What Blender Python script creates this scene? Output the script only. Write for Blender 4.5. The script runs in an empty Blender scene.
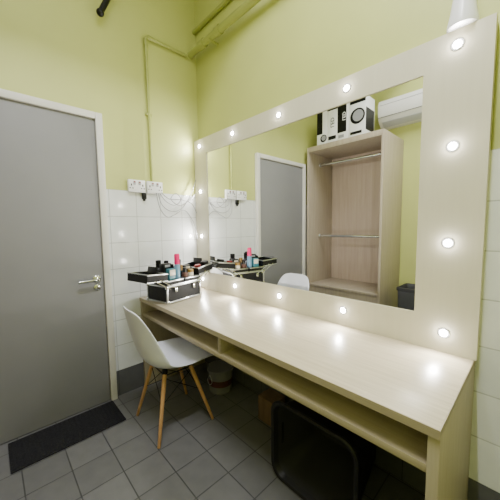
import bpy, bmesh, math, random
from mathutils import Vector, Matrix
random.seed(3)
S = bpy.context.scene
C = S.collection
PI = math.pi

# ------------------------------------------------------------------ materials
def lin(c):
    return tuple(((v/255)/12.92 if v/255 <= .04045 else (((v/255)+.055)/1.055)**2.4) for v in c) + (1,)
def base(name):
    m = bpy.data.materials.new(name); m.use_nodes = True
    nt = m.node_tree; b = nt.nodes['Principled BSDF']
    return m, nt, b
def pm(name, col, rough=.5, metal=0, var=.06, scale=8, bump=0, bscale=60, coat=0, spec=.5):
    m, nt, b = base(name); N = nt.nodes; L = nt.links
    tc = N.new('ShaderNodeTexCoord')
    n = N.new('ShaderNodeTexNoise'); n.inputs['Scale'].default_value = scale; n.inputs['Detail'].default_value = 4
    L.new(tc.outputs['Object'], n.inputs['Vector'])
    r = N.new('ShaderNodeValToRGB'); c = lin(col)
    r.color_ramp.elements[0].position = .3; r.color_ramp.elements[1].position = .7
    r.color_ramp.elements[0].color = tuple(v*(1-var) for v in c[:3])+(1,)
    r.color_ramp.elements[1].color = tuple(min(1, v*(1+var)) for v in c[:3])+(1,)
    L.new(n.outputs['Fac'], r.inputs['Fac']); L.new(r.outputs['Color'], b.inputs['Base Color'])
    b.inputs['Roughness'].default_value = rough; b.inputs['Metallic'].default_value = metal
    b.inputs['Coat Weight'].default_value = coat; b.inputs['Specular IOR Level'].default_value = spec
    if bump:
        n2 = N.new('ShaderNodeTexNoise'); n2.inputs['Scale'].default_value = bscale; n2.inputs['Detail'].default_value = 3
        L.new(tc.outputs['Object'], n2.inputs['Vector'])
        bp = N.new('ShaderNodeBump'); bp.inputs['Strength'].default_value = bump; bp.inputs['Distance'].default_value = .004
        L.new(n2.outputs['Fac'], bp.inputs['Height']); L.new(bp.outputs['Normal'], b.inputs['Normal'])
    return m
def wood(name, c1, c2, grain, rough=.4, spec=.5):
    m, nt, b = base(name); N = nt.nodes; L = nt.links
    tc = N.new('ShaderNodeTexCoord'); mp = N.new('ShaderNodeMapping'); mp.inputs['Scale'].default_value = grain
    L.new(tc.outputs['Object'], mp.inputs['Vector'])
    n = N.new('ShaderNodeTexNoise'); n.inputs['Scale'].default_value = 1; n.inputs['Detail'].default_value = 6; n.inputs['Roughness'].default_value = .65
    L.new(mp.outputs['Vector'], n.inputs['Vector'])
    r = N.new('ShaderNodeValToRGB'); r.color_ramp.elements[0].position = .3; r.color_ramp.elements[1].position = .7
    r.color_ramp.elements[0].color = lin(c1); r.color_ramp.elements[1].color = lin(c2)
    L.new(n.outputs['Fac'], r.inputs['Fac']); L.new(r.outputs['Color'], b.inputs['Base Color'])
    b.inputs['Roughness'].default_value = rough; b.inputs['Specular IOR Level'].default_value = spec
    return m
def tile(name, axes, c1, c2, mortar, w=.2, h=.2, ms=.003, rough=.3, off=(0,0), bump=.4):
    m, nt, b = base(name); N = nt.nodes; L = nt.links
    g = N.new('ShaderNodeNewGeometry'); sp = N.new('ShaderNodeSeparateXYZ'); cb = N.new('ShaderNodeCombineXYZ')
    L.new(g.outputs['Position'], sp.inputs[0])
    for i in (0, 1):
        ad = N.new('ShaderNodeMath'); ad.operation = 'ADD'; ad.inputs[1].default_value = off[i] + 20*w
        L.new(sp.outputs[axes[i]], ad.inputs[0]); L.new(ad.outputs[0], cb.inputs[i])
    k = N.new('ShaderNodeTexBrick'); k.offset = 0; k.squash = 1
    k.inputs['Scale'].default_value = 1; k.inputs['Brick Width'].default_value = w; k.inputs['Row Height'].default_value = h
    k.inputs['Mortar Size'].default_value = ms; k.inputs['Mortar Smooth'].default_value = .3
    k.inputs['Color1'].default_value = lin(c1); k.inputs['Color2'].default_value = lin(c2); k.inputs['Mortar'].default_value = lin(mortar)
    L.new(cb.outputs[0], k.inputs['Vector'])
    n = N.new('ShaderNodeTexNoise'); n.inputs['Scale'].default_value = 14; n.inputs['Detail'].default_value = 5
    L.new(g.outputs['Position'], n.inputs['Vector'])
    mx = N.new('ShaderNodeMix'); mx.data_type = 'RGBA'; mx.blend_type = 'OVERLAY'; mx.inputs[0].default_value = .18
    L.new(k.outputs['Color'], mx.inputs[6]); L.new(n.outputs['Fac'], mx.inputs[7])
    L.new(mx.outputs[2], b.inputs['Base Color'])
    b.inputs['Roughness'].default_value = rough
    bp = N.new('ShaderNodeBump'); bp.invert = True; bp.inputs['Strength'].default_value = bump; bp.inputs['Distance'].default_value = .003
    L.new(k.outputs['Fac'], bp.inputs['Height']); L.new(bp.outputs['Normal'], b.inputs['Normal'])
    return m
def emit(name, col, s):
    m, nt, b = base(name)
    b.inputs['Base Color'].default_value = lin(col); b.inputs['Emission Color'].default_value = lin(col); b.inputs['Emission Strength'].default_value = s
    return m

TW1, TW2, TWM = (226,228,228), (220,223,224), (182,184,184)
M = dict(
 green=pm('green_paint', (194,199,122), .5, var=.03, scale=3, bump=.08, bscale=90),
 ceil=pm('ceiling_paint', (222,222,222), .8, var=.02),
 pipe=pm('pipe_green_paint', (166,172,96), .4, var=.05, scale=12),
 door=pm('door_grey_paint', (134,134,136), .5, var=.02, scale=4, spec=.3),
 jamb=pm('door_frame_paint', (218,216,209), .5, var=.03),
 tile_d=tile('white_tile_door_wall', (1,2), TW1, TW2, TWM, rough=.1, bump=.25),
 tile_m=tile('white_tile_mirror_wall', (0,2), TW1, TW2, TWM, rough=.1, bump=.25),
 skirt_d=tile('grey_skirting_tile_door_wall', (1,2), (96,97,98), (90,91,92), (64,65,66)),
 skirt_m=tile('grey_skirting_tile_mirror_wall', (0,2), (96,97,98), (90,91,92), (64,65,66)),
 floor=tile('grey_floor_tile', (0,1), (112,112,113), (103,103,104), (70,70,71), ms=.0035, rough=.32, off=(.06,.02), bump=.3),
 desk=wood('pale_laminate_along_desk', (186,174,147), (209,198,172), (3.5,70,70), .33, .45),
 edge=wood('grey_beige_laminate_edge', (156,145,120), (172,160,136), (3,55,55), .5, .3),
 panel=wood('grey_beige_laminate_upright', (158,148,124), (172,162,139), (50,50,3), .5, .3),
 frame=wood('pale_laminate_frame', (211,206,187), (215,210,192), (50,50,3), .45, .35),
 ward=wood('beige_laminate_wardrobe', (164,152,134), (181,169,151), (45,45,2.5), .45),
 wback=wood('pinkish_laminate_wardrobe_back', (176,157,142), (192,174,158), (40,40,2), .5),
 leg=wood('beech_leg', (184,136,88), (208,164,114), (60,60,6), .45),
 shell=pm('white_shell_plastic', (234,236,248), .3, var=.01),
 white=pm('white_plastic', (240,240,246), .3, var=.01),
 acwhite=pm('air_conditioner_casing', (214,213,208), .4, var=.02),
 socket=pm('socket_white', (243,243,246), .3, var=.01),
 black=pm('black_plastic', (9,9,10), .4, var=.1, spec=.35),
 tub=pm('black_tub_plastic', (15,15,16), .55, var=.1, bump=.1, spec=.3),
 tubin=pm('lightened_tub_inside', (48,48,50), .5, var=.1, spec=.35),  # inside of the black tub painted lighter, as if lit, so the hollow shows
 tubrim=pm('black_tub_rim', (24,24,25), .45, var=.08, spec=.35),
 dark=pm('black_fabric_skin', (8,8,10), .55, var=.15, bump=.3, bscale=240, spec=.35),
 alu=pm('brushed_aluminium', (206,208,212), .3, metal=1, var=.04),
 chrome=pm('chrome', (215,217,220), .16, metal=1, var=.02),
 iron=pm('black_iron', (30,30,30), .45, metal=.5, var=.1),
 mat=pm('black_mat_rubber', (34,34,37), .9, var=.35, scale=90, bump=.8, bscale=150, spec=.2),
 card=wood('brown_cardboard', (102,80,60), (120,96,74), (30,30,4), .8),
 bucket=pm('shaded_bucket_plastic', (120,120,122), .45, var=.04),  # white bucket, its colour greyed for the shadow under the desk
 label=pm('brown_red_label', (90,48,46), .5, var=.2, scale=14),
 bin=pm('grey_bin', (70,71,75), .45, var=.06),
 binrim=pm('dark_grey_bin_rim', (40,41,44), .45, var=.06),
 glass=pm('dark_window_glass', (8,9,10), .08, var=.1),
 pink=pm('magenta_plastic', (230,10,112), .3, var=.06),
 blue=pm('pale_blue_plastic', (110,150,180), .3, var=.06),
 teal=pm('teal_card', (56,116,130), .4, var=.1),
 cream=pm('cream_plastic', (216,206,192), .35, var=.04),
 gold=pm('dull_yellow_plastic', (140,108,46), .35, var=.08),
 red=pm('red_plastic', (130,24,20), .35, var=.05),
 navy=pm('navy_plastic', (16,24,52), .35, var=.08),
 brownp=pm('brown_powder', (84,52,40), .6, var=.2),
 print_w=pm('white_carton', (238,239,241), .45, var=.01),
 print_k=pm('black_carton_print', (8,8,10), .4, var=.08, spec=.3),
 print_g=pm('grey_carton_print', (150,151,156), .45, var=.06),
 flap=pm('pale_grey_flap', (180,182,184), .4, var=.03),
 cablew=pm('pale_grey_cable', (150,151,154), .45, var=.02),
 lamp=emit('lit_lamp_lens', (255,250,242), 110),
)
m, nt, b = base('mirror_silver')
n = nt.nodes.new('ShaderNodeTexNoise'); n.inputs['Scale'].default_value = 2
r = nt.nodes.new('ShaderNodeValToRGB'); r.color_ramp.elements[0].color = (.85,.86,.85,1); r.color_ramp.elements[1].color = (.87,.88,.87,1)
nt.links.new(n.outputs['Fac'], r.inputs['Fac']); nt.links.new(r.outputs['Color'], b.inputs['Base Color'])
b.inputs['Metallic'].default_value = 1; b.inputs['Roughness'].default_value = 0
M['mirror'] = m

# ------------------------------------------------------------------ mesh helpers
def B(): return bmesh.new()
def box(bm, lo, hi, bev=0, seg=2, mtx=None):
    lo = Vector(lo); hi = Vector(hi); c = (lo+hi)/2; d = hi-lo
    g = bmesh.ops.create_cube(bm, size=1, matrix=Matrix.Translation(c) @ Matrix.Diagonal((d.x, d.y, d.z, 1)))
    vs = g['verts']
    if mtx is not None: bmesh.ops.transform(bm, matrix=mtx, verts=vs)
    if bev:
        es = list({e for v in vs for e in v.link_edges})
        bmesh.ops.bevel(bm, geom=es, offset=bev, segments=seg, affect='EDGES', profile=.5)
    return bm
def cyl(bm, p0, p1, r0, r1=None, seg=20):
    p0 = Vector(p0); p1 = Vector(p1); d = p1-p0
    q = d.to_track_quat('Z', 'Y').to_matrix().to_4x4()
    bmesh.ops.create_cone(bm, cap_ends=True, cap_tris=False, segments=seg, radius1=r0, radius2=r0 if r1 is None else r1,
                          depth=d.length, matrix=Matrix.Translation((p0+p1)/2) @ q)
    return bm
def lathe(bm, prof, mtx=Matrix(), seg=32, cap=True):
    rings = []
    for (r, z) in prof:
        rings.append([bm.verts.new(mtx @ Vector((r*math.cos(2*PI*i/seg), r*math.sin(2*PI*i/seg), z))) for i in range(seg)])
    for a, b_ in zip(rings, rings[1:]):
        for i in range(seg):
            j = (i+1) % seg
            bm.faces.new((a[i], a[j], b_[j], b_[i]))
    if cap:
        bm.faces.new(list(reversed(rings[0]))); bm.faces.new(rings[-1])
    return bm
def smooth_path(pts, n=8):
    P = [Vector(p) for p in pts]; out = []
    for i in range(len(P)-1):
        p0 = P[max(i-1,0)]; p1 = P[i]; p2 = P[i+1]; p3 = P[min(i+2,len(P)-1)]
        for k in range(n):
            t = k/n
            out.append(.5*((2*p1)+(p2-p0)*t+(2*p0-5*p1+4*p2-p3)*t*t+(3*p1-p0-3*p2+p3)*t**3))
    out.append(P[-1]); return out
def tube(bm, pts, r, seg=10):
    pts = [Vector(p) for p in pts]; rings = []; up = None
    for i, p in enumerate(pts):
        t = (pts[min(i+1,len(pts)-1)]-pts[max(i-1,0)]).normalized()
        if up is None:
            up = Vector((0,0,1)) if abs(t.z) < .9 else Vector((1,0,0))
        up = (up - t*up.dot(t)).normalized(); s = t.cross(up)
        rings.append([bm.verts.new(p + r*(math.cos(2*PI*k/seg)*up + math.sin(2*PI*k/seg)*s)) for k in range(seg)])
    for a, b_ in zip(rings, rings[1:]):
        for k in range(seg):
            j = (k+1) % seg; bm.faces.new((a[k], a[j], b_[j], b_[k]))
    bm.faces.new(list(reversed(rings[0]))); bm.faces.new(rings[-1])
    return bm
def prism(bm, poly, axis, lo, hi):
    def mk(p, v):
        if axis == 0: return Vector((v, p[0], p[1]))
        if axis == 1: return Vector((p[0], v, p[1]))
        return Vector((p[0], p[1], v))
    a = [bm.verts.new(mk(p, lo)) for p in poly]; b_ = [bm.verts.new(mk(p, hi)) for p in poly]
    n = len(poly)
    for i in range(n):
        j = (i+1) % n; bm.faces.new((a[i], a[j], b_[j], b_[i]))
    bm.faces.new(list(reversed(a))); bm.faces.new(b_)
    return bm
def obj(name, bm, mat, parent=None, flat=False):
    bmesh.ops.recalc_face_normals(bm, faces=bm.faces[:])
    me = bpy.data.meshes.new(name); bm.to_mesh(me); bm.free()
    if not flat:
        me.polygons.foreach_set('use_smooth', [True]*len(me.polygons))
        me.set_sharp_from_angle(angle=math.radians(38))
    me.materials.append(mat if not isinstance(mat, str) else M[mat])
    o = bpy.data.objects.new(name, me); C.objects.link(o)
    if parent: o.parent = parent
    return o
def tag(o, label, cat, group=None):
    o['label'] = label; o['category'] = cat
    if group: o['group'] = group
    return o
def thing(name, label, cat, loc=(0,0,0), rotz=0, group=None):
    o = bpy.data.objects.new(name, None); C.objects.link(o); o.empty_display_size = .1
    o.location = loc; o.rotation_euler = (0,0,rotz)
    return tag(o, label, cat, group)
def struct(name, bm, mat, parent=None):
    o = obj(name, bm, mat, parent, flat=True)
    if not parent: o['kind'] = 'structure'
    return o

# ------------------------------------------------------------------ room
RX, RY, RZ = 3.0, -2.36, 3.6       # right wall, rear wall, ceiling
struct('floor', box(B(), (-.12, RY-.12, -.1), (RX+.12, .12, 0)), 'floor')
struct('ceiling', box(B(), (-.12, RY-.12, RZ), (RX+.12, .12, RZ+.1)), 'ceil')
struct('wall_left', box(B(), (-.12, RY-.12, 0), (0, .12, RZ)), 'green')
struct('wall_back', box(B(), (0, 0, 0), (RX, .12, RZ)), 'green')
struct('wall_front', box(B(), (0, RY-.12, 0), (RX, RY, RZ)), 'green')
struct('wall_right', box(B(), (RX, RY-.12, 0), (RX+.12, .12, RZ)), 'green')
T = .008
D0, D1 = -.825, -1.735             # door frame outer edges (y)
struct('trim_1', box(B(), (0, D0, .2), (T, 0, 1.6)), 'tile_d')
struct('trim_2', box(B(), (T, -T, .2), (RX, 0, 1.6)), 'tile_m')
struct('trim_3', box(B(), (0, RY, .2), (T, D1, 1.6)), 'tile_d')
struct('baseboard_left', box(B(), (0, D0, 0), (T+.002, 0, .2)), 'skirt_d')
struct('baseboard_back', box(B(), (T, -T-.002, 0), (RX, 0, .2)), 'skirt_m')
# door
d = bpy.data.objects.new('door_1', None); C.objects.link(d); d['kind'] = 'structure'
d.location = (0, (D0+D1)/2, 0); hw = (D0-D1)/2; F = .045; ZT = 2.12
fb = B()
box(fb, (0, hw-F, 0), (.045, hw, ZT), .004); box(fb, (0, -hw, 0), (.045, -hw+F, ZT), .004); box(fb, (0, -hw+F, ZT-F), (.045, hw-F, ZT), .004)
obj('door_frame', fb, 'jamb', d)
obj('door_panel', box(B(), (0, -hw+F+.003, .006), (.026, hw-F-.003, ZT-F-.003), .002), 'door', d)
hb = B(); hy = -.918-(D0+D1)/2
rx = Matrix.Translation((.026, hy, .945)) @ Matrix.Rotation(PI/2, 4, 'Y')
lathe(hb, [(.026,0),(.026,.006),(.022,.009),(.011,.010),(.011,.045)], rx, 28)
tube(hb, smooth_path([(.066,hy,.945),(.074,hy-.012,.945),(.076,hy-.05,.945),(.076,hy-.125,.943)], 6), .0105, 12)
h = obj('handle', hb, 'chrome', d)
kb = lathe(B(), [(.022,0),(.022,.006),(.018,.008),(.008,.008),(.008,.012)], Matrix.Translation((.026, hy, .885)) @ Matrix.Rotation(PI/2, 4, 'Y'), 24)
obj('keyhole_rose', kb, 'chrome', d)
# dark window beside the mirror
w = bpy.data.objects.new('window_1', None); C.objects.link(w); w['kind'] = 'structure'; w.location = (2.42, 0, 1.6)
wb = B()
box(wb, (-.32,-.02,0), (.32,0,.03)); box(wb, (-.32,-.02,.33), (.32,0,.36)); box(wb, (-.32,-.02,.03), (-.29,0,.33)); box(wb, (.29,-.02,.03), (.32,0,.33))
obj('window_frame', wb, 'black', w); obj('pane', box(B(), (-.29,-.01,.03), (.29,-.003,.33)), 'glass', w)

# ------------------------------------------------------------------ desk
L, Dp, H = 2.052, .60, .75
t = thing('vanity_desk', 'long pale wood laminate make-up desk under the lit mirror', 'desk', (T+.003, -.012, 0))
obj('desktop', box(B(), (0,-Dp+.002,H-.028), (L-.002,0,H), .0015), 'desk', t)
eb = box(B(), (0,-Dp,H-.028), (L,-Dp+.002,H-.0008)); box(eb, (L-.002,-Dp+.002,H-.028), (L,0,H-.0008))
obj('edge_band', eb, 'edge', t)
for x in (0, L-.03): obj('side_panel', box(B(), (x,-Dp+.006,0), (x+.03,-.004,H-.028), .0015), 'panel', t)
obj('lower_shelf', box(B(), (.03,-Dp+.012,.598), (L-.03,-.02,.624), .0015), 'edge', t)
obj('divider', box(B(), (1.03,-Dp+.014,.624), (1.055,-.02,H-.028), .001), 'edge', t)
obj('back_panel', box(B(), (.03,-.02,.42), (L-.03,-.006,H-.028)), 'panel', t)

# ------------------------------------------------------------------ mirror
MX0, MX1, MZ1, MT = T+.003, 2.07, 2.085, .045
GX0, GX1, GZ0, GZ1 = .2, 1.838, .906, 1.953
t = thing('vanity_mirror', 'big wall mirror in wide pale frame set with small round lights', 'mirror', (MX0, -T-.001, H))
ox, oz = MX0, H
fb = B()
box(fb, (0,-MT,0), (GX0-ox,0,MZ1-oz)); box(fb, (GX1-ox,-MT,0), (MX1-ox,0,MZ1-oz))
box(fb, (GX0-ox,-MT,GZ1-oz), (GX1-ox,0,MZ1-oz)); box(fb, (GX0-ox,-MT,0), (GX1-ox,0,GZ0-oz))
obj('frame', fb, 'frame', t)
obj('mirror_glass', box(B(), (GX0-ox,-MT+.006,GZ0-oz), (GX1-ox,-.01,GZ1-oz)), 'mirror', t)
xs = [.10,.555,1.02,1.485,1.955]; zs = [.837,1.23,1.63,2.026]
spots = [(x, zs[3]) for x in xs] + [(x, zs[0]) for x in xs] + [(x, z) for x in (xs[0], xs[4]) for z in zs[1:3]]
ring0 = None
for (x, z) in spots:
    mt = Matrix.Rotation(PI/2, 4, 'X')
    loc = Vector((x-ox, -MT, z-oz))
    if ring0 is None:
        ring0 = obj('lamp', lathe(B(), [(.0145,.0),(.0235,.0),(.0235,.0015),(.0215,.003),(.0155,.003),(.0145,.002)], mt, 28, cap=False), 'flap', t)
        lens0 = obj('lamp_lens', lathe(B(), [(.0147,.0005),(.0147,.003),(.012,.005),(.004,.006)], mt, 24), 'lamp', ring0)
        o = ring0
    else:
        o = ring0.copy(); C.objects.link(o); o.parent = t
        l = lens0.copy(); C.objects.link(l); l.parent = o
    o.location = loc
    ld = bpy.data.lights.new('mirror_lamp_light', 'AREA'); ld.shape = 'DISK'; ld.size = .024; ld.energy = 2.0; ld.color = (1,.97,.91)
    lo = bpy.data.objects.new('mirror_lamp_light', ld); C.objects.link(lo)
    lo.location = (x, -T-.001-MT-.008, z); lo.rotation_euler = (-PI/2, 0, 0)
    ld = bpy.data.lights.new('mirror_lamp_glow', 'POINT'); ld.shadow_soft_size = .009; ld.energy = .42 if x > 1.9 else .24; ld.color = (1,.94,.84)
    lo = bpy.data.objects.new('mirror_lamp_glow', ld); C.objects.link(lo)
    lo.location = (x, -T-.001-MT-.018, z)

# ------------------------------------------------------------------ chair
def chair():
    t = thing('shell_chair', 'white moulded plastic shell chair on wooden dowel legs at the desk', 'chair', (.545,-.615,0), math.radians(-3))
    key = [(.235,.405,.10,.0),(.228,.428,.165,.004),(.20,.443,.20,.012),(.12,.440,.222,.026),(.02,.428,.232,.040),(-.08,.428,.232,.055),
           (-.15,.445,.228,.075),(-.195,.490,.222,.085),(-.220,.560,.212,.080),(-.240,.640,.200,.066),(-.256,.715,.186,.048),(-.268,.775,.162,.030),(-.275,.810,.128,.016),(-.277,.824,.07,.006)]
    pts = smooth_path([(a,b_,0) for a,b_,_,_ in key], 4); we = smooth_path([(c,e,0) for _,_,c,e in key], 4)
    bm = B(); rows = []; nu = 16
    for i, p in enumerate(pts):
        tg = (pts[min(i+1,len(pts)-1)]-pts[max(i-1,0)]).normalized()
        nrm = Vector((tg.y, -tg.x))           # towards the sitter
        if nrm.y < 0 and abs(nrm.y) > .5: nrm = -nrm
        if abs(nrm.y) <= .5 and nrm.x < 0: nrm = -nrm
        row = []
        for k in range(nu+1):
            u = -1+2*k/nu
            e = we[i].y*abs(u)**2.6
            row.append(bm.verts.new((we[i].x*u, p.x+nrm.x*e, p.y+nrm.y*e)))
        rows.append(row)
    for a, b_ in zip(rows, rows[1:]):
        for k in range(nu): bm.faces.new((a[k],a[k+1],b_[k+1],b_[k]))
    o = obj('seat_shell', bm, 'shell', t)
    md = o.modifiers.new('thickness','SOLIDIFY'); md.thickness = .007; md.offset = 0
    md = o.modifiers.new('smooth','SUBSURF'); md.levels = 1; md.render_levels = 1
    feet = {}
    for sx in (-1,1):
        for sy in (-1,1):
            top = Vector((sx*.095, sy*.085-.01, .405)); bot = Vector((sx*.190, sy*.190, .0))
            lb = B(); lathe(lb, [(.007,0),(.0095,.004),(.0135,.30),(.0135,.40),(.011,(top-bot).length)],
                            Matrix.Translation(bot) @ (top-bot).to_track_quat('Z','Y').to_matrix().to_4x4(), 16)
            bmesh.ops.translate(lb, vec=(0,0,.001), verts=lb.verts[:])
            obj('leg', lb, 'leg', t)
            feet[sx,sy] = (top, bot)
            obj('seat_mount', cyl(B(), (sx*.095,sy*.085-.01,.392), (sx*.095,sy*.085-.01,.436), .017, seg=14), 'black', t)
    bb = B()
    def on(k, f): a, b_ = feet[k]; return a.lerp(b_, f)
    for a, b_ in (((-1,-1),(1,-1)),((-1,1),(1,1)),((-1,-1),(-1,1)),((1,-1),(1,1))):
        cyl(bb, on(a,.10), on(b_,.46), .0026, seg=8); cyl(bb, on(b_,.10), on(a,.46), .0026, seg=8)
        cyl(bb, on(a,.06), on(b_,.06), .004, seg=8)
    obj('wire_brace', bb, 'iron', t)
chair()

# ------------------------------------------------------------------ make-up case
cx, cy = .235, -.415
CR = math.radians(12); RZM = Matrix.Rotation(CR, 3, 'Z')
t = thing('makeup_case', 'black make-up case with silver edges opened into stepped trays on the desk', 'case', (cx, cy, H+.001), CR)
hx, hy_, hz = .115, .165, .128
cb = B(); w_ = .008
box(cb, (-hx,-hy_,.006), (hx,hy_,.014)); box(cb, (-hx,-hy_,.014), (-hx+w_,hy_,hz)); box(cb, (hx-w_,-hy_,.014), (hx,hy_,hz))
box(cb, (-hx+w_,-hy_,.014), (hx-w_,-hy_+w_,hz)); box(cb, (-hx+w_,hy_-w_,.014), (hx-w_,hy_,hz))
obj('case_body', cb, 'dark', t)
eb = B(); e = .006
for sx in (-1,1):
    for z in (.010, hz): box(eb, (sx*hx-e,-hy_,z-e), (sx*hx+e,hy_,z+e), .002)
    for sy in (-1,1): box(eb, (sx*hx-e,sy*hy_-e,.004), (sx*hx+e,sy*hy_+e,hz), .002)
for sy in (-1,1):
    for z in (.010, hz): box(eb, (-hx,sy*hy_-e,z-e), (hx,sy*hy_+e,z+e), .002)
obj('metal_edge', eb, 'alu', t)
for sx in (-1,1):
    for sy in (-1,1):
        for z in (.014, hz-.004):
            obj('corner_cap', box(B(), (sx*hx-.012,sy*hy_-.012,z-.013), (sx*hx+.012,sy*hy_+.012,z+.012), .006), 'chrome', t)
for sy in (-1,1):
    lb = box(B(), (hx+.006,sy*.09-.012,.080), (hx+.013,sy*.09+.012,.116), .003); cyl(lb, (hx+.011,sy*.09-.011,.085), (hx+.011,sy*.09+.011,.085), .004, seg=10)
    obj('latch', lb, 'chrome', t)
# trays: inner pair over the body, outer pair swung out one step higher and tilted
ZA, ZB = .133, .172
YB = .158; TILT = {-1: math.radians(4), 1: math.radians(8)}
def tiltm(sy): return Matrix.Translation((0, sy*YB, ZB)) @ Matrix.Rotation(sy*TILT[sy], 4, 'X')
def make_tray(sy, y0, y1, z0, hh, mtx):
    a, b_ = sorted((sy*y0, sy*y1)); tb = B(); q = .005
    for lo, hi in (((-hx,a,z0),(hx,b_,z0+.004)), ((-hx,a,z0),(-hx+q,b_,z0+hh)), ((hx-q,a,z0),(hx,b_,z0+hh)), ((-hx,a,z0),(hx,a+q,z0+hh)), ((-hx,b_-q,z0),(hx,b_,z0+hh))):
        box(tb, lo, hi, mtx=mtx)
    tr = obj('tray', tb, 'dark', t)
    rb = B(); k = .0048; zz = z0+hh
    for lo, hi in (((-hx-k,a,zz-k),(-hx+k,b_,zz+k)), ((hx-k,a,zz-k),(hx+k,b_,zz+k)), ((-hx-k,a,zz-k),(hx+k,a+2*k,zz+k)), ((-hx-k,b_-2*k,zz-k),(hx+k,b_,zz+k))):
        box(rb, lo, hi, .001, mtx=mtx)
    obj('tray_rim', rb, 'alu', tr)
    obj('tray_foot_strip', box(B(), (hx,a,z0), (hx+.003,b_,z0+.006), mtx=mtx), 'alu', tr)
for sy in (-1,1):
    make_tray(sy, .006, .168, ZA, .034, None)
    make_tray(sy, 0, .172, 0, .054, tiltm(sy))
    for sx in (-1,1):
        X = sx*(hx+.006)
        obj('tray_arm', cyl(B(), (X,sy*.09,.11), (X,sy*.23,ZB+.02), .0034, seg=8), 'chrome', t)
        obj('tray_arm', cyl(B(), (X,sy*.14,.11), (X,sy*.275,ZB+.02), .0034, seg=8), 'chrome', t)
obj('carry_handle', tube(B(), smooth_path([(.03,-.05,.02),(.03,-.05,.045),(.03,.05,.045),(.03,.05,.02)],6), .006, 10), 'black', t)

# cosmetics in the case (each one its own thing)
Z0 = H+.001
def at(lx, ly, lz):
    v = RZM @ Vector((lx, ly, lz)); return (cx+v.x, cy+v.y, Z0+v.z)
def on_outer(p, sy, lx, d, lift=.0055, rz=0):
    """rest a thing on the tilted floor of an outer tray, d metres out from its inner edge"""
    v = tiltm(sy) @ Vector((lx, sy*d, lift))
    p.location = at(*v); p.rotation_euler = (RZM @ Matrix.Rotation(sy*TILT[sy],3,'X') @ Matrix.Rotation(rz,3,'Z')).to_euler()
g = 'cosmetics in the make-up case'
zi = ZA+.005
def bottle(name, label, lx, ly, lz, r, hh, mb, mc, cat='bottle', ch=.35, grp=g):
    p = thing(name, label, cat, at(lx,ly,lz), CR, group=grp)
    hb_ = hh*(1-ch)
    obj('bottle_body', lathe(B(), [(r*.9,0),(r,.004),(r,hb_*.86),(r*.62,hb_)], seg=22), mb, p)
    obj('cap', lathe(B(), [(r*.66,hb_),(r*.68,hb_+.002),(r*.68,hh-.003),(r*.5,hh)], seg=22), mc, p)
    return p
p = thing('spray_bottle', 'tall pale blue bottle with magenta cap, tallest thing in the make-up case', 'bottle', at(.075,-.032,zi), CR, group=g)
obj('bottle_body', lathe(B(), [(.019,0),(.022,.004),(.022,.13),(.018,.142)], seg=24), 'blue', p)
obj('cap', lathe(B(), [(.0195,.142),(.0205,.146),(.0205,.212),(.016,.221)], seg=24), 'pink', p)
p = thing('powder_box', 'teal and cream cosmetic box standing in the tray nearest the door', 'box', at(.075,-.094,zi), CR, g)
obj('box_body', box(B(), (-.02,-.03,0), (.02,.03,.115), .003), 'teal', p); obj('box_front', box(B(), (.0205,-.025,.065), (.022,.025,.108), .0005), 'cream', p)
p = thing('cream_jar', 'cream coloured jar with dull yellow lid in the tray nearest the mirror', 'jar', at(.08,.10,zi), CR, group=g)
obj('jar_body', lathe(B(), [(.020,0),(.023,.005),(.023,.06),(.020,.064)], seg=24), 'cream', p); obj('jar_lid', lathe(B(), [(.0235,.064),(.0235,.084),(.021,.087)], seg=24), 'gold', p)
bottle('lotion_bottle', 'grey bottle with black cap just behind the magenta capped bottle', .022, -.04, zi, .022, .14, 'print_g', 'black')
bottle('toner_bottle', 'navy blue bottle with black cap in the tray nearest the door', -.03, -.05, zi, .026, .165, 'navy', 'black')
p = thing('carton', 'black upright cosmetic box behind the teal box', 'box', at(.015,-.095,zi), CR, g)
obj('box_body', box(B(), (-.026,-.034,0), (.026,.034,.15), .002), 'black', p); obj('box_front', box(B(), (.0265,-.024,.125), (.0275,.024,.142), .0003), 'print_g', p)
bottle('setting_spray', 'black bottle with black cap at back of tray nearest the door', -.075, -.09, zi, .030, .17, 'black', 'black')
bottle('oil_bottle', 'black bottle with dull yellow cap in the tray nearest the mirror', .03, .038, zi, .026, .125, 'black', 'gold')
bottle('foundation_bottle', 'dark brown bottle with black cap in the tray nearest the mirror', .082, .036, zi, .023, .11, 'brownp', 'black')
bottle('hair_mousse', 'tall black can at the back of the tray nearest the mirror', -.05, .085, zi, .034, .16, 'black', 'black', 'can', .25)
p = thing('powder_box', 'black upright box in the tray nearest the mirror', 'box', at(.025,.10,zi), CR, g)
obj('box_body', box(B(), (-.024,-.030,0), (.024,.030,.115), .002), 'black', p); obj('box_front', box(B(), (.0245,-.02,.088), (.0255,.02,.106), .0003), 'cream', p)
def palette(label, sy, lx, d, rz, cols, lift=.0055, open_lid=False):
    p = thing('eyeshadow_palette', label, 'palette', group=g); on_outer(p, sy, lx, d, lift, rz)
    obj('palette_case', box(B(), (-.052,-.032,0), (.052,.032,.012), .002), 'black', p)
    for i in range(4): obj('shade', box(B(), (-.045+i*.023,-.022,.0122), (-.026+i*.023,.022,.0138)), cols[i], p)
    if open_lid: obj('palette_lid', box(B(), (-.052,0,0), (.052,.006,.08), .001, mtx=Matrix.Translation((0,.024,.012)) @ Matrix.Rotation(math.radians(-8),4,'X')), 'black', p)
palette('open palette of brown shades with raised black lid in outer tray nearest the door', -1, -.04, .055, 0, ['brownp','cream','label','gold'], open_lid=True)
palette('black palette of red and brown shades lying flat in outer tray nearest the door', -1, .045, .125, .1, ['red','label','brownp','cream'])
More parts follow.
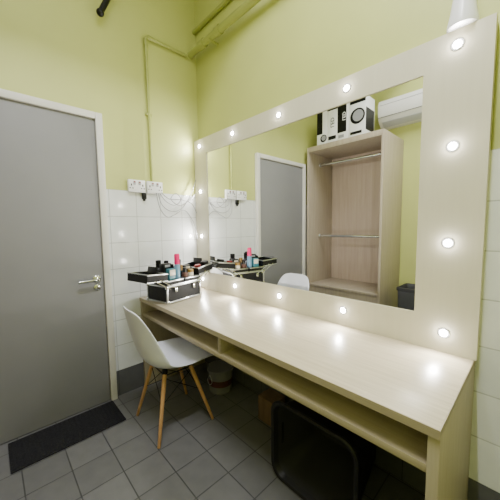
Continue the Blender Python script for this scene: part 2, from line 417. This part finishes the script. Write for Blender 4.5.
palette('open palette with raised black lid in the outer tray nearest the mirror', 1, -.04, .120, 0, ['label','brownp','gold','cream'], open_lid=True)
p = thing('powder_compact', 'round black powder compact in the outer tray nearest the door', 'compact', group=g); on_outer(p, -1, .07, .048)
obj('pan', lathe(B(), [(.030,0),(.032,.003),(.032,.014),(.027,.016)], seg=28), 'black', p); obj('powder', lathe(B(), [(.025,.0162),(.025,.0175)], seg=28), 'cream', p)
def brush(label, sy, lx, d, rz, lift):
    p = thing('makeup_brush', label, 'brush', group=g); on_outer(p, sy, lx, d, lift, rz)
    ym = Matrix.Rotation(PI/2,4,'Y')
    obj('brush_handle', lathe(B(), [(.003,-.08),(.0065,-.03),(.005,.02)], ym, 14), 'black', p)
    obj('ferrule', lathe(B(), [(.0055,.02),(.0075,.045)], ym, 14), 'chrome', p)
    obj('bristles', lathe(B(), [(.0075,.045),(.0095,.065),(.004,.085)], ym, 14), 'brownp', p)
brush('make-up brush lying at the outer edge of the tray nearest the door', -1, -.02, .150, .05, .0155)
brush('make-up brush lying in the outer tray nearest the mirror', 1, .01, .075, .12, .0155)
p = thing('hair_gel_jar', 'dark jar with dark red lid in the outer tray nearest the mirror', 'jar', group=g); on_outer(p, 1, .075, .036)
obj('jar_body', lathe(B(), [(.024,0),(.026,.004),(.026,.050)], seg=24), 'black', p); obj('jar_lid', lathe(B(), [(.0265,.050),(.0265,.065),(.024,.068)], seg=24), 'red', p)
p = thing('wax_jar', 'squat black jar with black lid in the outer tray nearest the mirror', 'jar', group=g); on_outer(p, 1, .07, .125)
obj('jar_body', lathe(B(), [(.030,0),(.032,.004),(.032,.050)], seg=24), 'black', p); obj('jar_lid', lathe(B(), [(.033,.050),(.033,.073),(.03,.076)], seg=24), 'black', p)

# ------------------------------------------------------------------ sockets, cables
def sock(y, label):
    t = thing('power_socket', label, 'power socket', (T, y, 1.59), group='sockets on the tiled wall')
    obj('plate', box(B(), (0,-.066,0), (.030,.066,.095), .005), 'socket', t)
    for sy in (-1,1):
        obj('switch', box(B(), (.030,sy*.02-.009,.056), (.035,sy*.02+.009,.084), .0015), 'flap', t)
        obj('switch_mark', box(B(), (.0351,sy*.02-.006,.072), (.0358,sy*.02+.006,.082)), 'red', t)
        for (ya, yb, za, zb) in ((-.004,.004,.046,.062),(-.015,-.006,.026,.033),(.006,.015,.026,.033)):
            obj('pin_hole', box(B(), (.0301,sy*.044+ya,za), (.0306,sy*.044+yb,zb)), 'black', t)
sock(-.598, 'white twin wall socket nearer the grey door'); sock(-.452, 'white twin wall socket nearer the mirror')
t = thing('power_plug', 'small black plug just below the white wall sockets', 'plug', (T,-.54,1.54))
obj('plug_body', box(B(), (0,-.016,0), (.03,.016,.0495), .006), 'black', t); obj('plug_grip', box(B(), (.008,-.009,-.014), (.022,.009,.002), .004), 'black', t)
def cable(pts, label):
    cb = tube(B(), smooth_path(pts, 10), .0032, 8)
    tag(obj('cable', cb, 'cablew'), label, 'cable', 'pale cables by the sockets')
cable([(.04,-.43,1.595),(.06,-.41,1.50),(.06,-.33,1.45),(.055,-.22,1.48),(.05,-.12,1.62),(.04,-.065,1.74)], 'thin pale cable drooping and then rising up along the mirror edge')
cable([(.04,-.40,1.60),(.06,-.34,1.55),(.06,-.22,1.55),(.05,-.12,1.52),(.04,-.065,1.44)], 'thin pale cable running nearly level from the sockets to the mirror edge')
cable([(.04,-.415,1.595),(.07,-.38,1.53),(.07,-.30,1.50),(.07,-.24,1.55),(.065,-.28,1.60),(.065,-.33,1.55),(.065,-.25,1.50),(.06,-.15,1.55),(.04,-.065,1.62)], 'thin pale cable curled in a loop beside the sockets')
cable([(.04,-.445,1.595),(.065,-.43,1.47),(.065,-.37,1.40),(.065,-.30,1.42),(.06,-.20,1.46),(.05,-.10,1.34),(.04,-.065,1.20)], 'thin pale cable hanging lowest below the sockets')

# ------------------------------------------------------------------ pipes
def pipe(label, pts, r, couplings=(), clips=()):
    t = thing('pipe', label, 'pipe', pts[0], group='green painted pipes in the corner')
    o0 = Vector(pts[0]); P = [Vector(p)-o0 for p in pts]
    path = [P[0]]
    for i in range(1, len(P)-1):
        a = (P[i-1]-P[i]).normalized(); b_ = (P[i+1]-P[i]).normalized(); R = r*3.0
        for k in range(7):
            q = k/6; path.append((P[i]+a*R).lerp(P[i], q).lerp(P[i].lerp(P[i]+b_*R, q), q))
    path.append(P[-1])
    obj('pipe_run', tube(B(), path, r, 16), 'pipe', t)
    for (p, dvec, l) in couplings:
        p = Vector(p)-o0; dv = Vector(dvec).normalized()*l/2
        obj('coupling', cyl(B(), p-dv, p+dv, r*1.28, seg=20), 'pipe', t)
    for (lo, hi) in clips:
        obj('clip', box(B(), Vector(lo)-o0, Vector(hi)-o0, .002), 'pipe', t)
pipe('thin green painted conduit rising from sockets and turning toward the corner', [(.022,-.47,1.686),(.022,-.475,2.80),(.022,-.10,2.80)], .012,
     [((.022,-.475,2.755),(0,0,1),.05),((.022,-.43,2.80),(0,1,0),.05)], [((0,-.495,2.2),(.03,-.45,2.22))])
pipe('thick green painted pipe running along the wall above the mirror', [(.0,-.065,2.83),(RX,-.065,2.83)], .028,
     [((.20,-.065,2.83),(1,0,0),.07),((.42,-.065,2.83),(1,0,0),.05)], [((.31,-.10,2.795),(.335,0,2.805)),((1.4,-.10,2.795),(1.425,0,2.805))])
pipe('upper green painted pipe close to the wall, higher than the thick pipe', [(.0,-.018,3.04),(RX,-.018,3.04)], .018, [], [((.6,-.045,3.0),(.62,0,3.02))])
t = thing('rod', 'black rod with rounded tip high up above the grey door', 'rod', (.06,-.805,2.79))
rb = B(); tube(rb, [(0,0,0),(0,.10,.22),(0,.24,.54)], .019, 14); bmesh.ops.create_uvsphere(rb, u_segments=16, v_segments=10, radius=.025)
obj('rod_shaft', rb, 'black', t)
obj('wall_mount', box(B(), (-.06,.21,.50), (.0,.27,.56), .004), 'black', t)

# bottle on top of mirror frame
t = thing('bottle', 'white plastic bottle standing on top of the mirror frame', 'bottle', (1.965, -.037, MZ1+.001))
obj('bottle_body', lathe(B(), [(.044,0),(.052,.004),(.052,.02),(.044,.06),(.036,.12),(.030,.18),(.016,.21),(.016,.22)], seg=32), 'white', t)
obj('cap', lathe(B(), [(.019,.22),(.020,.223),(.020,.26),(.016,.265)], seg=24), 'white', t)

# ------------------------------------------------------------------ mat
mb = box(B(), (0,0,0), (.285,.60,.008), .003)
for i in range(22): box(mb, (.012,.015+i*.0265,.008), (.273,.028+i*.0265,.0105))
o = obj('door_mat', mb, 'mat'); o.location = (.05,-1.465,.0005); tag(o, 'ribbed black door mat on grey tiles in front of the door', 'door mat')

# ------------------------------------------------------------------ things under the desk
def rrect(hx, hy, r, n=6):
    out = []
    for (sx, sy, a0) in ((1,1,0),(-1,1,90),(-1,-1,180),(1,-1,270)):
        for k in range(n+1):
            a = math.radians(a0+90*k/n); out.append((sx*(hx-r)+r*math.cos(a), sy*(hy-r)+r*math.sin(a)))
    return out
def loft(bm, secs, capb=True, capt=True, mtx=Matrix()):
    rings = [[bm.verts.new(mtx @ Vector((x, y, z))) for x, y in poly] for poly, z in secs]; n = len(rings[0])
    for a, b_ in zip(rings, rings[1:]):
        for i in range(n):
            j = (i+1) % n; bm.faces.new((a[i],a[j],b_[j],b_[i]))
    if capb: bm.faces.new(list(reversed(rings[0])))
    if capt: bm.faces.new(rings[-1])
    return bm
# tub lying on its side, mouth toward the room (-y)
t = thing('storage_tub', 'large open black plastic tub on its side under the desk', 'tub', (1.535,-.10,0))
mt = Matrix.Translation((0,0,.215)) @ Matrix.Rotation(PI/2,4,'X')     # local z -> -y
obj('tub_body', loft(B(), [(rrect(.165,.145,.05),0),(rrect(.212,.193,.062),.33)], True, False, mt), 'tub', t)
obj('tub_inside', loft(B(), [(rrect(.206,.187,.060),.332),(rrect(.15,.13,.045),.02)], False, True, mt), 'tubin', t)
obj('rim', loft(B(), [(rrect(.211,.192,.062),.328),(rrect(.229,.208,.070),.340),(rrect(.235,.213,.073),.350),(rrect(.235,.213,.073),.356),(rrect(.228,.207,.070),.362),(rrect(.216,.196,.064),.356),(rrect(.2055,.1865,.060),.330)], False, False, mt), 'tubrim', t)
for sx in (-1,1): obj('grip', box(B(), (sx*.207-.008,-.31,.155), (sx*.207+.008,-.27,.275), .005), 'tub', t)
t = thing('cardboard_box', 'small brown cardboard box on the floor beside the black tub', 'box', (1.03,-.15,0))
obj('carton', box(B(), (-.07,-.06,.001), (.07,.06,.17), .002), 'card', t); obj('tape', box(B(), (-.07,-.012,.1702), (.07,.012,.1708)), 'card', t)
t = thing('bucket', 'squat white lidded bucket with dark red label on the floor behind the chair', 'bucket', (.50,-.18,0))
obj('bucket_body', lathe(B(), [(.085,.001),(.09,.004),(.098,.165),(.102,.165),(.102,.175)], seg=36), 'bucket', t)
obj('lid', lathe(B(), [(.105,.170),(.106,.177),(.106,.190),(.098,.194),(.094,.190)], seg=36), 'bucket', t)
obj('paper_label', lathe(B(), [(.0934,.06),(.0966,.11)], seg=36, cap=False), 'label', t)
obj('bail', tube(B(), smooth_path([(.0,-.103,.155),(.03,-.105,.11),(.0,-.108,.08),(-.03,-.105,.11),(-.0,-.103,.155)],5), .0025, 8), 'alu', t)

# ------------------------------------------------------------------ behind the camera side, seen in the mirror
WX0, WX1, WF, WB, WH = .057, 1.03, -1.745, RY, 2.33
t = thing('wardrobe', 'open-fronted beige wardrobe with two hanging rails, reflected in the mirror', 'wardrobe', (WX0, WB+.003, 0))
wd, ww = WF-WB-.003, WX1-WX0
for x in (0, ww-.025): obj('side_panel', box(B(), (x,0,0), (x+.025,wd,WH), .001), 'ward', t)
obj('top_panel', box(B(), (.025,0,WH-.06), (ww-.025,wd,WH), .001), 'ward', t)
obj('base_board', box(B(), (.025,0,.50), (ww-.025,wd-.02,.53), .001), 'ward', t)
obj('base_panel', box(B(), (.025,wd-.05,0), (ww-.025,wd-.03,.50)), 'ward', t)
obj('back_panel', box(B(), (.025,0,.06), (ww-.025,.01,WH-.06)), 'wback', t)
for z in (2.14, 1.17):
    rb = cyl(B(), (.025,wd*.55,z), (ww-.025,wd*.55,z), .018, seg=16); rr = obj('hanging_rail', rb, 'chrome', t)
    for x in (.025, ww-.033): obj('rail_socket', cyl(B(), (x,wd*.55,z), (x+.008,wd*.55,z), .028, seg=18), 'alu', rr)
def carton(x0, x1, h, label, panels, discs, bars, side, text=None, tcol='print_k', ts=.8, tx=0, tz=.5):
    """white carton; panels/bars = (x0,x1,z0,z1[,col]) prints on the front; discs = (x,z,r,col) printed pictures of a round lamp"""
    wx, dy = (x1-x0), .24; fx = lambda f: -wx/2+f*wx
    t = thing('carton', label, 'box', ((x0+x1)/2, -1.80, WH+.001), group='cartons on top of the wardrobe')
    obj('carton_body', box(B(), (-wx/2,-dy,0), (wx/2,0,h), .001), 'print_w', t)
    for pn in panels:
        obj('printed_panel', box(B(), (fx(pn[0]),.0003,h*pn[2]), (fx(pn[1]),.001,h*pn[3])), 'print_k', t)
    for pn in bars:
        obj('printed_bar', box(B(), (fx(pn[0]),.0011,h*pn[2]), (fx(pn[1]),.0016,h*pn[3])), pn[4], t)
    if side: obj('side_panel_print', box(B(), (wx/2+.0003,-dy+.01,h*side[0]), (wx/2+.001,-.01,h*side[1])), 'print_k', t)
    for i, (px, pz, R, c1) in enumerate(discs):
        rm = Matrix.Translation((fx(px),.0012+i*.0004,h*pz)) @ Matrix.Rotation(-PI/2,4,'X')
        obj('printed_disc', lathe(B(), [(R,0),(R,.0003)], rm, 36), c1, t)
    if text:
        cu = bpy.data.curves.new('lettering','FONT'); cu.body = text; cu.size = wx*ts; cu.align_x = 'CENTER'; cu.align_y = 'CENTER'; cu.extrude = .0004; cu.offset = .0006
        tmp = bpy.data.objects.new('tmp', cu); me = bpy.data.meshes.new_from_object(tmp)
        bpy.data.objects.remove(tmp); me.materials.append(M[tcol])
        o = bpy.data.objects.new('lettering', me); C.objects.link(o); o.parent = t
        o.matrix_local = Matrix.Translation((wx*tx,.0016,h*tz)) @ Matrix.Rotation(PI,4,'Z') @ Matrix.Rotation(PI/2,4,'X') @ Matrix.Rotation(PI/2,4,'Z')
carton(.17,.315,.42,'white carton with half black front, end of the row next to the door wall', [(.0,.55,.34,1.0)], [(.66,.20,.046,'print_k'),(.68,.21,.032,'print_g')], [], None)
carton(.317,.455,.44,'white carton with black vertical lettering, second from the door wall', [(0,1,.90,.97)], [], [(.12,.88,.10,.20,'print_k')], None, 'LED', 'print_k', .5, 0, .56)
carton(.457,.60,.45,'black fronted carton with white vertical lettering, third from the door wall', [(.0,.8,.22,.98)], [], [(.1,.6,.08,.16,'print_g')], None, 'LED', 'print_w', .4, .08, .62)
carton(.602,.80,.45,'white carton with large black round lamp picture, farthest from the door', [(.06,1,.84,.98)], [(.53,.52,.088,'print_k'),(.56,.53,.064,'print_g')], [(.1,.8,.08,.15,'print_k')], (.15,.7))
t = thing('air_conditioner', 'white wall-mounted air conditioner beside the wardrobe, seen in the mirror', 'air conditioner', (1.22, RY, 2.50))
prof = [(0,.0),(.10,0),(.165,.045),(.20,.10),(.21,.17),(.205,.255),(.18,.295),(.13,.305),(0,.305)]
obj('housing', prism(B(), prof, 0, -.425, .425), 'acwhite', t)
obj('air_flap', box(B(), (-.39,.0,-.004), (.39,.085,.006), .002, mtx=Matrix.Translation((0,.101,.002)) @ Matrix.Rotation(math.radians(36),4,'X')), 'flap', t)
obj('seam', box(B(), (-.42,.196,.098), (.42,.2035,.102)), 'binrim', t)
obj('louvre', box(B(), (-.40,.203,.235), (.40,.2085,.239)), 'print_g', t)
t = thing('waste_bin', 'dark grey bin with darker rim standing beside the wardrobe, seen in the mirror', 'bin', (1.34,-1.94,0))
obj('bin_body', loft(B(), [(rrect(.135,.135,.02),.001),(rrect(.148,.148,.022),.61)], True, False), 'bin', t)
obj('rim', loft(B(), [(rrect(.150,.150,.022),.60),(rrect(.158,.158,.025),.605),(rrect(.158,.158,.025),.635),(rrect(.140,.140,.02),.642),(rrect(.136,.136,.02),.59)], False, False), 'binrim', t)
obj('liner', loft(B(), [(rrect(.138,.138,.02),.64),(rrect(.13,.13,.02),.50)], False, True), 'bin', t)

# ------------------------------------------------------------------ light
# added unseen fitting: a narrow tube between two deep reflector sides, so the upper walls get less direct light
t = thing('added_light_fitting', 'added unseen white ceiling light fitting with deep reflector sides above the room', 'ceiling light', (1.9,-1.1,RZ))
fb = B()
box(fb, (-.16,-.68,-.03), (.16,.68,0)); box(fb, (-.16,-.68,-.155), (-.15,.68,-.03)); box(fb, (.15,-.68,-.155), (.16,.68,-.03))
box(fb, (-.15,-.68,-.155), (.15,-.67,-.03)); box(fb, (-.15,.67,-.155), (.15,.68,-.03))
obj('cutoff', fb, 'flap', t)
obj('tube_holder', box(B(), (-.03,-.64,-.055), (.03,.64,-.03), .003), 'white', t)
def area(loc, rot, sx, sy, e, col):
    ld = bpy.data.lights.new('unseen_ceiling_light', 'AREA'); ld.shape = 'RECTANGLE'; ld.size = sx; ld.size_y = sy; ld.energy = e; ld.color = col
    o = bpy.data.objects.new('unseen_ceiling_light', ld); C.objects.link(o); o.location = loc; o.rotation_euler = rot
area((1.9,-1.1,RZ-.062), (0,0,0), .04, 1.2, 66, (.96,.955,1))
area((1.45,-1.2,RZ-.02), (0,0,0), .12, 1.2, 15, (.96,.955,1))  # added open light without a fitting, softens the shading on the upper walls
wd_ = bpy.data.worlds.new('World'); S.world = wd_; wd_.use_nodes = True
wd_.node_tree.nodes['Background'].inputs['Color'].default_value = (.9,.95,1,1); wd_.node_tree.nodes['Background'].inputs['Strength'].default_value = .03

# ------------------------------------------------------------------ camera
cam = bpy.data.cameras.new('Camera'); co = bpy.data.objects.new('Camera', cam); C.objects.link(co)
cam.sensor_width = 36; cam.lens = 19.78; cam.clip_start = .02
R_ = Vector((.6893,.7243,-.0126)).normalized(); Fw = Vector((-.7227,.6861,-.0846)).normalized()
U_ = R_.cross(Fw).normalized(); R_ = Fw.cross(U_).normalized()
mw = Matrix((( R_.x,U_.x,-Fw.x,2.22),(R_.y,U_.y,-Fw.y,-1.465),(R_.z,U_.z,-Fw.z,1.31),(0,0,0,1)))
co.matrix_world = mw
S.camera = co
